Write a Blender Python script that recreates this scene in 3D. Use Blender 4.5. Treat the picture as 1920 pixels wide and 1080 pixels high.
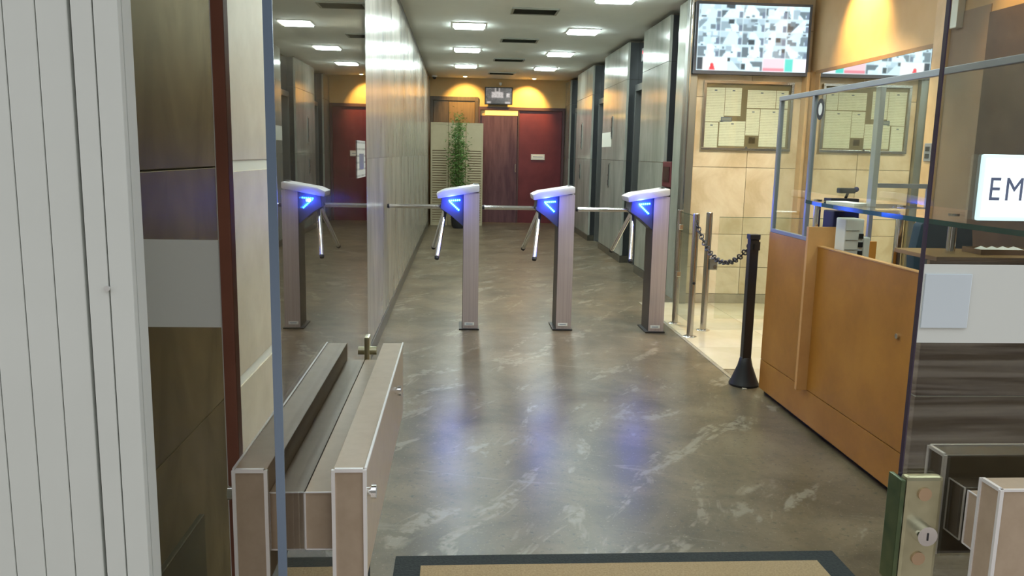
import bpy, bmesh, math, random
from mathutils import Vector, Matrix
random.seed(7)
S = bpy.context.scene
for o in list(bpy.data.objects): bpy.data.objects.remove(o)
COL = S.collection
PI = math.pi
# ------------------------------------------------------------------ camera
F, PITCH, ROLL, YAW, EYE = 1521.16, 0.1632, 0.0203, 0.0675, 1.35
fw = Vector((math.sin(YAW)*math.cos(PITCH), math.cos(YAW)*math.cos(PITCH), -math.sin(PITCH)))
rt = Vector((math.cos(YAW), -math.sin(YAW), 0)); up = rt.cross(fw)
r2 = math.cos(ROLL)*rt + math.sin(ROLL)*up
u2 = -math.sin(ROLL)*rt + math.cos(ROLL)*up
cd = bpy.data.cameras.new('camera'); cam = bpy.data.objects.new('camera', cd); COL.objects.link(cam)
cd.sensor_width = 36; cd.lens = 36*F/1920; cd.clip_start = .02; cd.clip_end = 200
m = Matrix((( r2.x, u2.x, -fw.x, 0), (r2.y, u2.y, -fw.y, 0), (r2.z, u2.z, -fw.z, EYE), (0, 0, 0, 1)))
cam.matrix_world = m
S.camera = cam
# ------------------------------------------------------------------ world, exposure
S.view_settings.view_transform = 'Standard'; S.view_settings.look = 'None'
S.view_settings.gamma = 1; S.view_settings.use_curve_mapping = False
S.view_settings.exposure = 0.4
w = bpy.data.worlds.new('sky'); S.world = w; w.use_nodes = True
w.node_tree.nodes['Background'].inputs[0].default_value = (.92, .96, 1.0, 1)
w.node_tree.nodes['Background'].inputs[1].default_value = 1.18
LED_STRENGTH = 42.0
SPOT_POWER = 75.0

# ------------------------------------------------------------------ helpers
def link_props(o, label=None, cat=None, group=None, kind=None):
    if label: o['label'] = label
    if cat: o['category'] = cat
    if group: o['group'] = group
    if kind: o['kind'] = kind
    return o
def thing(name, label, cat, loc=(0, 0, 0), rz=0, group=None):
    o = bpy.data.objects.new(name, None); COL.objects.link(o)
    o.empty_display_size = .1; o.location = loc; o.rotation_euler = (0, 0, rz)
    return link_props(o, label, cat, group)
class MB:
    def __init__(s): s.v = []; s.f = []
    def add(s, vs, fs):
        n = len(s.v); s.v += [tuple(v) for v in vs]; s.f += [tuple(i+n for i in f) for f in fs]; return s
    def box(s, x0, x1, y0, y1, z0, z1):
        vs = [(x, y, z) for x in (x0, x1) for y in (y0, y1) for z in (z0, z1)]
        return s.add(vs, [(0, 1, 3, 2), (4, 6, 7, 5), (0, 4, 5, 1), (2, 3, 7, 6), (0, 2, 6, 4), (1, 5, 7, 3)])
    def tube(s, p, q, r, n=16, r2=None, cap=True):
        p, q = Vector(p), Vector(q); r2 = r if r2 is None else r2
        d = (q-p).normalized(); a = d.orthogonal().normalized(); b = d.cross(a)
        vs = []
        for k in range(n):
            t = 2*PI*k/n; e = math.cos(t)*a + math.sin(t)*b
            vs += [p+e*r, q+e*r2]
        fs = [(2*k, 2*((k+1) % n), 2*((k+1) % n)+1, 2*k+1) for k in range(n)]
        if cap: fs += [tuple(2*k for k in range(n))[::-1], tuple(2*k+1 for k in range(n))]
        return s.add(vs, fs)
    def lathe(s, prof, c=(0, 0, 0), n=24):
        vs = []; m_ = len(prof)
        for k in range(n):
            t = 2*PI*k/n
            for (r, z) in prof: vs.append((c[0]+r*math.cos(t), c[1]+r*math.sin(t), c[2]+z))
        fs = []
        for k in range(n):
            j = (k+1) % n
            for i in range(m_-1): fs.append((k*m_+i, j*m_+i, j*m_+i+1, k*m_+i+1))
        fs.append(tuple(k*m_ for k in range(n))[::-1]); fs.append(tuple(k*m_+m_-1 for k in range(n)))
        return s.add(vs, fs)
    def prism(s, pts, axis, a, b):
        """extrude a polygon given in the two other axes along axis from a to b"""
        n = len(pts); vs = []
        for t in (a, b):
            for (u, v) in pts:
                vs.append({'X': (t, u, v), 'Y': (u, t, v), 'Z': (u, v, t)}[axis])
        fs = [tuple(range(n))[::-1], tuple(range(n, 2*n))] + [(k, (k+1) % n, n+(k+1) % n, n+k) for k in range(n)]
        return s.add(vs, fs)
    def ball(s, c, r, n=10):
        prof = [(max(r*math.sin(PI*i/n), 1e-4), -r*math.cos(PI*i/n)) for i in range(n+1)]
        return s.lathe(prof, c, 12)
    def torus(s, c, ax, R, r, n=14, k=6, stretch=None):
        ax = Vector(ax).normalized(); a = ax.orthogonal().normalized() if stretch is None else Vector(stretch[0]).normalized()
        b = ax.cross(a); c = Vector(c); sx = 1 if stretch is None else stretch[1]
        vs = []
        for i in range(n):
            t = 2*PI*i/n; e = math.cos(t)*a*sx + math.sin(t)*b; en = e.normalized()
            for j in range(k):
                u = 2*PI*j/k
                vs.append(c + e*R + en*r*math.cos(u) + ax*r*math.sin(u))
        fs = [(i*k+j, ((i+1) % n)*k+j, ((i+1) % n)*k+(j+1) % k, i*k+(j+1) % k) for i in range(n) for j in range(k)]
        return s.add(vs, fs)
    def mesh(s, name, mat, bevel=0, smooth=False):
        me = bpy.data.meshes.new(name); me.from_pydata(s.v, [], s.f); me.update()
        bm = bmesh.new(); bm.from_mesh(me)
        bmesh.ops.recalc_face_normals(bm, faces=bm.faces)
        if bevel:
            bmesh.ops.bevel(bm, geom=list(bm.edges), offset=bevel, segments=2, affect='EDGES', profile=.6, clamp_overlap=True)
        bm.to_mesh(me); bm.free()
        if mat: me.materials.append(mat)
        if smooth:
            for p in me.polygons: p.use_smooth = True
            try: me.set_sharp_from_angle(angle=math.radians(35))
            except Exception: pass
        return me
    def build(s, name, mat, parent=None, loc=(0, 0, 0), rz=0, bevel=0, smooth=False):
        return place(s.mesh(name, mat, bevel, smooth), name, parent, loc, rz)
def place(me, name, parent=None, loc=(0, 0, 0), rz=0):
    o = bpy.data.objects.new(name, me); COL.objects.link(o)
    o.location = loc; o.rotation_euler = (0, 0, rz)
    if parent: o.parent = parent
    return o
def struct(o): o['kind'] = 'structure'; return o
def copy_tree(o, parent=None):
    c = o.copy(); COL.objects.link(c); c.parent = parent
    for ch in [x for x in bpy.data.objects if x.parent == o]: copy_tree(ch, c)
    return c
def text_mesh(txt, size, mat, depth=.0006, sx=1.0):
    cu = bpy.data.curves.new('lettering', 'FONT'); cu.body = txt; cu.size = size; cu.extrude = depth; cu.space_character = sx
    cu.align_x = 'LEFT'; cu.resolution_u = 3
    o = bpy.data.objects.new('lettering', cu); COL.objects.link(o)
    bpy.context.view_layer.update()
    me = bpy.data.meshes.new_from_object(o.evaluated_get(bpy.context.evaluated_depsgraph_get()))
    bpy.data.objects.remove(o); me.materials.clear(); me.materials.append(mat)
    return me

# ------------------------------------------------------------------ materials
def mat(name, col, rough=.5, metal=0, spec=.5, emit=None, es=0, trans=0, ior=1.45, alpha=1, coat=0):
    m = bpy.data.materials.new(name); m.use_nodes = True
    b = m.node_tree.nodes['Principled BSDF']
    b.inputs['Base Color'].default_value = (*col, 1); b.inputs['Roughness'].default_value = rough
    b.inputs['Metallic'].default_value = metal; b.inputs['Specular IOR Level'].default_value = spec
    b.inputs['IOR'].default_value = ior; b.inputs['Transmission Weight'].default_value = trans
    b.inputs['Alpha'].default_value = alpha; b.inputs['Coat Weight'].default_value = coat
    if emit: b.inputs['Emission Color'].default_value = (*emit, 1); b.inputs['Emission Strength'].default_value = es
    return m
def nd(m, t, **k):
    n = m.node_tree.nodes.new(t)
    for a, v in k.items(): setattr(n, a, v)
    return n
def lk(m, a, b): m.node_tree.links.new(a, b)
def noisy(name, c1, c2, scale=4, detail=6, rough=.5, stretch=(1, 1, 1), metal=0, bump=0, spec=.5, coat=0, c3=None, dist=0, contrast=(.35, .65), rvar=0, bscale=None):
    m = mat(name, c1, rough, metal, spec, coat=coat)
    b = m.node_tree.nodes['Principled BSDF']
    tc = nd(m, 'ShaderNodeTexCoord'); mp = nd(m, 'ShaderNodeMapping'); mp.inputs['Scale'].default_value = stretch
    lk(m, tc.outputs['Object'], mp.inputs['Vector'])
    n = nd(m, 'ShaderNodeTexNoise'); n.inputs['Scale'].default_value = scale; n.inputs['Detail'].default_value = detail
    n.inputs['Roughness'].default_value = .62; n.inputs['Distortion'].default_value = dist
    lk(m, mp.outputs[0], n.inputs['Vector'])
    r = nd(m, 'ShaderNodeValToRGB'); e = r.color_ramp.elements
    e[0].position, e[1].position = contrast; e[0].color = (*c1, 1); e[1].color = (*c2, 1)
    if c3: x = e.new(sum(contrast)/2); x.color = (*c3, 1)
    lk(m, n.outputs['Fac'], r.inputs[0]); lk(m, r.outputs[0], b.inputs['Base Color'])
    if rvar:
        q = nd(m, 'ShaderNodeMapRange'); q.inputs['To Min'].default_value = rough-rvar; q.inputs['To Max'].default_value = rough+rvar
        lk(m, n.outputs['Fac'], q.inputs['Value']); lk(m, q.outputs[0], b.inputs['Roughness'])
    if bump:
        bp = nd(m, 'ShaderNodeBump'); bp.inputs['Strength'].default_value = bump; bp.inputs['Distance'].default_value = .01
        if bscale:
            n2 = nd(m, 'ShaderNodeTexNoise'); n2.inputs['Scale'].default_value = bscale; lk(m, mp.outputs[0], n2.inputs['Vector']); src = n2
        else: src = n
        lk(m, src.outputs['Fac'], bp.inputs['Height']); lk(m, bp.outputs[0], b.inputs['Normal'])
    return m
def glass(name, tint, rough=0.0, ior=1.5):
    """thin pane: clear or tinted transparency with Fresnel reflection"""
    m = bpy.data.materials.new(name); m.use_nodes = True; nt = m.node_tree
    nt.nodes.clear(); out = nt.nodes.new('ShaderNodeOutputMaterial')
    mx = nt.nodes.new('ShaderNodeMixShader'); t = nt.nodes.new('ShaderNodeBsdfTransparent'); g = nt.nodes.new('ShaderNodeBsdfGlossy')
    fr = nt.nodes.new('ShaderNodeFresnel'); ge = nt.nodes.new('ShaderNodeNewGeometry'); mr = nt.nodes.new('ShaderNodeMapRange')
    mr.inputs['To Min'].default_value = ior; mr.inputs['To Max'].default_value = 1/ior      # same reflectance on both faces of the pane
    nt.links.new(ge.outputs['Backfacing'], mr.inputs['Value']); nt.links.new(mr.outputs[0], fr.inputs[0])
    t.inputs[0].default_value = (*tint, 1); g.inputs['Roughness'].default_value = rough; g.inputs[0].default_value = (1, 1, 1, 1)
    nt.links.new(fr.outputs[0], mx.inputs[0]); nt.links.new(t.outputs[0], mx.inputs[1]); nt.links.new(g.outputs[0], mx.inputs[2])
    nt.links.new(mx.outputs[0], out.inputs[0]); return m

def granite_floor():
    m = mat('brown granite', (.15, .13, .1), .22)
    b = m.node_tree.nodes['Principled BSDF']; tc = nd(m, 'ShaderNodeTexCoord')
    def noise(scale, stretch, rot=0, detail=5, dist=0, loc=(0, 0, 0)):
        m0 = nd(m, 'ShaderNodeMapping'); m0.inputs['Rotation'].default_value = (0, 0, rot); lk(m, tc.outputs['Object'], m0.inputs[0])
        mp = nd(m, 'ShaderNodeMapping'); mp.inputs['Scale'].default_value = stretch; mp.inputs['Location'].default_value = loc
        lk(m, m0.outputs[0], mp.inputs[0]); n = nd(m, 'ShaderNodeTexNoise'); n.inputs['Scale'].default_value = scale
        n.inputs['Detail'].default_value = detail; n.inputs['Distortion'].default_value = dist; n.inputs['Roughness'].default_value = .65
        lk(m, mp.outputs[0], n.inputs['Vector']); return n
    def ramp(src, p0, p1, c0, c1):
        r = nd(m, 'ShaderNodeValToRGB'); e = r.color_ramp.elements; e[0].position, e[1].position = p0, p1
        e[0].color = (*c0, 1); e[1].color = (*c1, 1); lk(m, src, r.inputs[0]); return r
    def mix(fac, a, c, mode='MIX'):
        x = nd(m, 'ShaderNodeMix', data_type='RGBA', blend_type=mode)
        lk(m, fac, x.inputs['Factor']); lk(m, a, x.inputs['A'])
        if isinstance(c, tuple): x.inputs['B'].default_value = (*c, 1)
        else: lk(m, c, x.inputs['B'])
        return x.outputs['Result']
    base = ramp(noise(2.2, (1, 1, 1), dist=.6).outputs['Fac'], .36, .66, (.085, .064, .036), (.185, .140, .086)).outputs[0]
    grain = ramp(noise(85, (1, 1, 1), detail=3).outputs['Fac'], .60, .72, (0, 0, 0), (1, 1, 1)).outputs[0]
    c = mix(grain, base, (.24, .205, .15))
    dark = ramp(noise(38, (1, 1, 1), detail=3, loc=(3, 1, 0)).outputs['Fac'], .58, .70, (0, 0, 0), (.8, .8, .8)).outputs[0]
    c = mix(dark, c, (.055, .050, .036))
    for (rot, loc, st, p, br) in ((-.95, (0, 0, 0), (.62, 2.0, 1), .575, .33), (.30, (5, 2, 0), (.5, 4.2, 1), .645, .24), (-1.25, (9, 7, 0), (.8, 2.6, 1), .60, .30)):
        s = ramp(noise(2.3, st, rot, 4, .5, loc).outputs['Fac'], p, p+.05, (0, 0, 0), (.46, .46, .46)).outputs[0]
        brk = ramp(noise(14, (1, 1, 1), 0, 3, 0, loc).outputs['Fac'], .42, .52, (0, 0, 0), (1, 1, 1)).outputs[0]
        mm = nd(m, 'ShaderNodeMix', data_type='RGBA', blend_type='MULTIPLY'); mm.inputs['Factor'].default_value = 1
        lk(m, s, mm.inputs['A']); lk(m, brk, mm.inputs['B'])
        c = mix(mm.outputs['Result'], c, (br*1.1, br*.98, br*.78))
    lk(m, c, b.inputs['Base Color'])
    rr = nd(m, 'ShaderNodeMapRange'); rr.inputs['To Min'].default_value = .24; rr.inputs['To Max'].default_value = .40
    lk(m, noise(5, (1, 1, 1)).outputs['Fac'], rr.inputs['Value']); lk(m, rr.outputs[0], b.inputs['Roughness'])
    return m

M = {}
M['granite'] = granite_floor()
M['cream_tile'] = noisy('polished cream porcelain', (.60, .53, .38), (.72, .66, .52), 1.5, 4, .12)
M['ceiling'] = noisy('painted plaster ceiling', (.86, .88, .84), (.89, .91, .87), 3, 3, .7)
M['stone_polish'] = noisy('polished beige marble', (.32, .285, .235), (.43, .39, .33), 3.2, 7, .22, (1, 1, .35), dist=.8, rvar=.05, bump=.02, bscale=9)
M['stone_cream'] = noisy('honed cream stone', (.60, .51, .38), (.70, .61, .47), 5, 7, .45)
M['stone_brown'] = noisy('brown stone', (.15, .115, .07), (.33, .26, .165), 4, 8, .35, (1, 1, .5), dist=1.2)
M['stone_wall'] = noisy('beige travertine', (.54, .45, .31), (.72, .65, .51), 2.4, 8, .22, dist=.7, c3=(.65, .56, .42))
M['stone_pier'] = noisy('polished light grey marble', (.25, .26, .225), (.40, .405, .36), 2.2, 8, .15, (1, 1, .4), dist=.6)
M['joint_pale'] = mat('pale joint mortar', (.80, .77, .68), .7)
M['joint_dark'] = mat('dark joint', (.12, .10, .07), .7)
M['skirting'] = noisy('dark stone skirting', (.05, .045, .035), (.09, .08, .06), 8, 4, .3)
M['base_grey'] = noisy('grey stone skirting', (.30, .27, .21), (.38, .34, .27), 8, 4, .3)
M['steel'] = mat('brushed steel', (.55, .54, .52), .22, 1)
M['steel_dull'] = noisy('dull brushed steel', (.30, .31, .29), (.38, .39, .37), 3, 5, .32, (1, 1, .1), metal=.9)
M['steel_pink'] = noisy('satin steel housing', (.46, .38, .38), (.54, .46, .45), 20, 3, .38, (8, 1, .05), metal=.35)
M['chrome'] = mat('chrome', (.82, .82, .82), .12, 1)
M['alu'] = mat('pale brushed aluminium', (.78, .77, .80), .35, .5)
M['jamb_dark'] = mat('dark steel jamb', (.07, .075, .08), .3, .6)
M['black'] = mat('black plastic', (.02, .02, .024), .42)
M['head'] = mat('dark grey moulded plastic', (.07, .07, .09), .5)
M['black_metal'] = mat('black painted metal', (.022, .02, .02), .38)
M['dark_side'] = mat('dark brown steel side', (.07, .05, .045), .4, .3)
M['maroon'] = noisy('red painted door', (.105, .016, .024), (.15, .026, .034), 2, 3, .4)
M['dark_maroon'] = mat('dark maroon paint', (.085, .04, .045), .5)
M['brown_door'] = noisy('dark brown wood', (.06, .04, .022), (.11, .075, .04), 5, 5, .4, (6, 1, .6))
M['amber_door'] = noisy('amber wood panel', (.14, .085, .03), (.19, .12, .045), 5, 5, .4, (6, 1, .6))
M['wood'] = noisy('orange wood laminate', (.37, .155, .026), (.50, .22, .040), 3, 6, .36, (1, 1, 1), c3=(.44, .185, .032))
M['wood_edge'] = noisy('pale wood edge', (.62, .32, .12), (.70, .38, .15), 5, 4, .4)
M['wood_jamb'] = noisy('tan wood jamb', (.55, .36, .18), (.66, .45, .24), 5, 4, .4)
M['wood_brown'] = noisy('brown wood jamb', (.25, .14, .05), (.32, .19, .08), 5, 4, .4)
M['tan'] = noisy('tan metallic laminate', (.42, .32, .225), (.46, .355, .255), 30, 3, .34)
M['edge_silver'] = mat('worn silver edging', (.85, .83, .82), .3, .3)
M['jamb_red'] = noisy('red brown painted frame', (.16, .055, .032), (.21, .075, .045), 6, 3, .4)
M['ochre'] = noisy('ochre wall paint', (.52, .36, .17), (.56, .40, .20), 3, 3, .7)
M['paint_warm'] = noisy('warm beige wall paint', (.58, .40, .22), (.62, .44, .25), 3, 3, .65)
M['paint_taupe'] = noisy('taupe wall paint', (.34, .25, .19), (.38, .29, .22), 3, 3, .65)
M['dark_panel'] = noisy('dark brown panelling', (.075, .045, .03), (.12, .075, .05), 4, 5, .4)
M['mirror'] = mat('mirror', (.86, .87, .84), .01, 1)
M['glass'] = glass('clear glass', (.93, .96, .93))
M['glass_tint'] = glass('bronze tinted glass', (.76, .71, .60), ior=1.55)
M['glass_leaf'] = glass('dark bronze tinted glass', (.42, .385, .33), ior=1.55)
M['glass_grey'] = glass('grey tinted glass', (.78, .77, .73), ior=1.6)
M['glass_edge'] = mat('green glass edge', (.02, .085, .065), .12)
M['leaf_edge'] = mat('blue grey glass edge', (.17, .225, .31), .18, .3)
M['leaf_edge_dark'] = mat('dark violet glass edge', (.045, .03, .055), .2)
M['frost'] = mat('white frosted film', (.70, .72, .68), .6)
M['grey_frame'] = mat('grey aluminium frame', (.34, .36, .40), .35, .5)
M['pale_frame'] = mat('pale aluminium frame', (.62, .62, .60), .35, .4)
M['white'] = mat('white plastic', (.80, .80, .78), .4)
M['white_shutter'] = noisy('off white painted shutter', (.60, .62, .58), (.64, .66, .62), 3, 3, .45)
M['shutter_groove'] = mat('grey shutter groove', (.20, .21, .20), .6)
M['paper'] = mat('paper', (.74, .72, .64), .8)
M['board'] = mat('grey brown felt board', (.24, .19, .13), .9)
M['brass'] = noisy('tarnished brass', (.40, .38, .25), (.55, .53, .36), 12, 3, .3, metal=.85)
M['green_metal'] = noisy('green patinated metal', (.06, .10, .05), (.14, .17, .08), 12, 3, .4, metal=.5)
M['bronze'] = mat('warm bronze screw', (.58, .42, .28), .35, .8)
M['blue'] = mat('blue plastic', (.02, .12, .50), .4)
M['navy'] = mat('navy plastic', (.02, .025, .12), .4)
M['slate'] = mat('slate blue upholstery', (.035, .06, .085), .8)
M['mat_dark'] = noisy('charcoal rubber mat border', (.022, .026, .028), (.035, .04, .04), 120, 2, .9, bump=.3)
M['mat_tan'] = noisy('tan coir mat', (.36, .25, .14), (.46, .33, .19), 150, 3, .95, bump=.6)
M['leaf'] = noisy('bamboo leaf', (.05, .13, .02), (.13, .24, .05), 9, 3, .5)
M['cane'] = mat('green brown cane', (.14, .16, .05), .5)
M['pot'] = mat('dark ceramic pot', (.04, .04, .045), .3)
M['screen_beige'] = noisy('beige lacquered screen', (.46, .38, .24), (.50, .42, .27), 3, 3, .5)
M['screen_slat'] = mat('brown screen slat', (.30, .21, .12), .5)
M['vent'] = mat('grey vent metal', (.36, .38, .34), .5)
M['vent_dark'] = mat('dark duct', (.16, .16, .145), .8)
M['led_panel'] = mat('ceiling light diffuser', (.9, .95, .95), .5, emit=(.84, 1.0, .97), es=LED_STRENGTH)
M['warm_bulb'] = mat('warm bulb', (1, .8, .4), .5, emit=(1, .72, .34), es=14)
M['led_blue'] = mat('blue led', (.1, .2, 1), .4, emit=(.008, .12, 1.0), es=90)
M['led_red'] = mat('red led', (1, .1, .1), .4, emit=(1, .06, .08), es=1.5)
M['trans_yellow'] = mat('yellow lit transom pane', (.8, .6, .2), .5, emit=(1, .62, .16), es=.85)
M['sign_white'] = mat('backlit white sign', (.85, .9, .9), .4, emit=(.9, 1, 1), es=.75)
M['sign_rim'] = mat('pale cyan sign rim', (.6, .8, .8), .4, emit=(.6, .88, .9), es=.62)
M['letter'] = mat('grey blue lettering', (.14, .18, .30), .5)
M['elev_door'] = noisy('blue grey elevator steel', (.09, .10, .14), (.14, .15, .19), 3, 3, .2, (1, 1, .2), metal=.85)
M['pavement'] = noisy('street pavement', (.16, .12, .10), (.66, .58, .50), 1.6, 6, .7, (.25, 2.6, 1), dist=.8, contrast=(.42, .58))
M['facade'] = noisy('dark street facade', (.12, .115, .10), (.20, .19, .17), 2, 4, .7)
def print_mat():
    m = mat('printed page', (.74, .72, .64), .8); b = m.node_tree.nodes['Principled BSDF']
    tc = nd(m, 'ShaderNodeTexCoord'); wv = nd(m, 'ShaderNodeTexWave', wave_type='BANDS', bands_direction='Z')
    wv.inputs['Scale'].default_value = 22; wv.inputs['Distortion'].default_value = 0
    n = nd(m, 'ShaderNodeTexNoise'); n.inputs['Scale'].default_value = 30
    r = nd(m, 'ShaderNodeValToRGB'); r.color_ramp.elements[0].position = .72; r.color_ramp.elements[1].position = .9
    r.color_ramp.elements[0].color = (0, 0, 0, 1); r.color_ramp.elements[1].color = (1, 1, 1, 1)
    lk(m, tc.outputs['Object'], wv.inputs['Vector']); lk(m, tc.outputs['Object'], n.inputs['Vector'])
    mu = nd(m, 'ShaderNodeMath', operation='MULTIPLY'); lk(m, wv.outputs['Fac'], r.inputs[0]); lk(m, r.outputs[0], mu.inputs[0]); lk(m, n.outputs['Fac'], mu.inputs[1])
    x = nd(m, 'ShaderNodeMix', data_type='RGBA'); x.inputs['A'].default_value = (.84, .83, .78, 1); x.inputs['B'].default_value = (.30, .28, .26, 1)
    lk(m, mu.outputs[0], x.inputs['Factor']); lk(m, x.outputs['Result'], b.inputs['Base Color']); return m
M['print'] = print_mat()

# ------------------------------------------------------------------ main dimensions (metres)
XL, XR, ZC, YF, XD, XM, YT, YD = -.571, 2.078, 2.796, 16.25, 1.771, 3.182, 7.41, 1.154

# ------------------------------------------------------------------ floor, ceiling, outdoors
floor = struct(MB().box(XL-.12, XM+.2, YD-.1, YF+.2, -.12, 0).build('floor', M['granite']))
def pieces(name, parent, material, cells, axis, a, b, gap, bevel=.0015):
    """separate slabs: cells = (u0,u1,v0,v1) in the plane, extruded along axis from a to b; identical sizes share a mesh"""
    cache = {}
    for (u0, u1, v0, v1) in cells:
        uw, vw = u1-u0-gap, v1-v0-gap
        key = (round(uw, 4), round(vw, 4))
        if key not in cache:
            mb = MB()
            if axis == 'X': mb.box(a, b, -uw/2, uw/2, -vw/2, vw/2)
            elif axis == 'Y': mb.box(-uw/2, uw/2, a, b, -vw/2, vw/2)
            else: mb.box(-uw/2, uw/2, -vw/2, vw/2, a, b)
            cache[key] = mb.mesh(name, material, bevel)
        uc, vc = (u0+u1)/2, (v0+v1)/2
        loc = {'X': (0, uc, vc), 'Y': (uc, 0, vc), 'Z': (uc, vc, 0)}[axis]
        place(cache[key], name, parent, loc)
# cream tiles of the reception side
cells = []
ys = [YT-.6*k for k in range(11)]
xs = [XD-.05, 2.36, 2.96, XM]
def tile_x(i, j): return XD+.065 if (j == 0 and ys[i+1] < 4.5) else xs[j]
for i in range(len(ys)-1):
    for j in range(3): cells.append((tile_x(i, j), xs[j+1], ys[i+1], ys[i]))
pieces('floor_tile', floor, M['cream_tile'], cells, 'Z', 0, .004, .003, .0008)
st = MB().box(XD-.075, XD-.052, 4.55, YT, 0, .0045).build('floor_strip', M['base_grey'], floor)

ceiling = struct(MB().box(XL-.12, XM+.2, YD, YF+.2, ZC, ZC+.12).build('ceiling', M['ceiling']))
pav = struct(MB().box(-6, 8, -9, YD-.1, -.12, -.005).build('pavement', M['pavement']))
fac = MB().box(-12, 14, -9.3, -9, -.1, 9)
opp = struct(fac.build('wall_street', M['facade']))

# ------------------------------------------------------------------ left wall
wl = struct(MB().box(XL-.12, XL-.012, YD-.06, YF+.1, 0, ZC).build('wall_left', M['joint_dark']))
MB().box(XL-.012, XL-.003, 2.02, 2.53, .1, ZC-.06).build('joint_backing', M['joint_pale'], wl)
zr = [.10, .742, 1.307, 1.90, 2.46, ZC-.035]
pieces('stone_slab', wl, M['stone_brown'], [(YD, 1.985, zr[k], zr[k+1]) for k in range(5)], 'X', XL-.02, XL, .003)
pieces('stone_slab', wl, M['stone_cream'], [(2.005, 2.515, zr[k], zr[k+1]) for k in range(5)], 'X', XL-.02, XL, .028)
MB().box(XL-.02, XL+.004, 1.986, 2.004, 0, ZC).build('metal_strip', M['pale_frame'], wl)
yy = [2.54]
while yy[-1] < YF-.8: yy.append(yy[-1]+1.14)
yy[-1] = YF
pieces('stone_slab', wl, M['stone_polish'], [(yy[i], yy[i+1], a, b) for i in range(len(yy)-1) for (a, b) in ((.10, 1.307), (1.307, ZC-.10))], 'X', XL-.02, XL, .0012, .0003)
struct(MB().box(XL-.005, XL+.008, YD+.05, YF, 0, .095).build('baseboard_left', M['skirting'], bevel=.002))
struct(MB().box(XL-.01, XL+.012, YD+.06, 1.745, .096, .545).build('trim_1', M['skirting'], bevel=.003))

# ------------------------------------------------------------------ far wall with doors
wf = struct(MB().box(XL-.1, XR+.7, YF, YF+.15, 0, ZC).build('wall_far', M['ochre']))
d = struct(MB().box(XL+.002, .365, YF-.06, YF, 2.36, 2.435).box(.30, .365, YF-.06, YF, 0, 2.36).box(XL+.002, XL+.06, YF-.06, YF, 0, 2.36).build('door_1', M['brown_door'], bevel=.003))
MB().box(XL+.062, -.21, YF-.03, YF, 0, 2.358).build('dark_panel', M['brown_door'], d, bevel=.003)
MB().box(-.205, .298, YF-.03, YF, 0, 2.358).build('amber_panel', M['amber_door'], d, bevel=.003)
d = struct(MB().box(.37, 2.07, YF-.06, YF, 2.20, 2.26).box(2.02, 2.07, YF-.06, YF, 0, 2.2).box(1.145, 1.175, YF-.045, YF, 0, 2.2).box(.37, .41, YF-.06, YF, 0, 2.2).build('door_2', M['dark_maroon'], bevel=.003))
MB().box(.412, 1.143, YF-.02, YF, 0, 2.09).build('purple_panel', noisy('plum painted door', (.07, .025, .04), (.13, .06, .07), 3, 4, .4, (4, 1, .5)), d, bevel=.003)
MB().box(.50, 1.143, YF-.03, YF-.01, 2.10, 2.19).build('transom_pane', M['trans_yellow'], d)
MB().box(1.177, 2.018, YF-.02, YF, 0, 2.198).build('red_panel', M['maroon'], d, bevel=.003)
MB().box(1.10, 1.12, YF-.05, YF-.02, 1.0, 1.16).build('handle', M['chrome'], d)
pl = MB().box(-.135, .135, -.006, .006, -.055, .055).build('door_plaque', M['pale_frame'], None, (1.556, YF-.028, 1.308))
link_props(pl, 'small grey nameplate mounted on the red double door at the corridor end', 'sign')
MB().box(-.115, .115, -.009, -.006, -.032, .034).build('plaque_face', M['white'], pl)
MB().box(-.10, .10, -.011, -.009, -.004, .010).build('lettering', M['letter'], pl)

# ------------------------------------------------------------------ right wall with elevator bank
PD = .34
wr = struct(MB().box(XR+PD, XR+PD+.2, YT+.06, YF+.1, 0, ZC).build('wall_right', M['joint_dark']))
piers = [(8.24, 9.41), (10.27, 11.91), (12.94, 14.61), (15.55, YF)]
for (a, b) in piers:
    MB().box(XR+.02, XR+PD, a+.006, b-.006, 0, ZC-.04).build('pier_core', M['joint_dark'], wr)
    zz = [.09, 1.30, 2.30, ZC-.05]
    pieces('stone_slab', wr, M['stone_pier'], [(a, b, zz[k], zz[k+1]) for k in range(3)], 'X', XR, XR+.03, .004)
    for k in range(3):
        MB().box(XR+.03, XR+PD, a-.004, a+.012, zz[k]+.002, zz[k+1]-.002).build('return_cladding', M['jamb_dark'], wr)
    MB().box(XR-.006, XR+PD, a-.006, b+.004, 0, .088).build('pier_skirting', M['skirting'], wr, bevel=.002)
def indicator(p, y, z):
    f = MB().box(-.012, 0, -.06, .06, -.075, .075).build('floor_display', M['black'], p, (0, y, z))
    MB().prism([(-.018, .01), (.018, .01), (0, .045)], 'X', -.016, -.012).build('arrow_light', M['led_red'], f)
openings = [(9.41, 10.27, 'elevator entrance nearest the turnstiles, between first and second stone piers'), (11.91, 12.94, 'middle elevator entrance of the row, between second and third stone piers'), (14.61, 15.55, 'farthest elevator entrance, beside the red door wall')]
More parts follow.
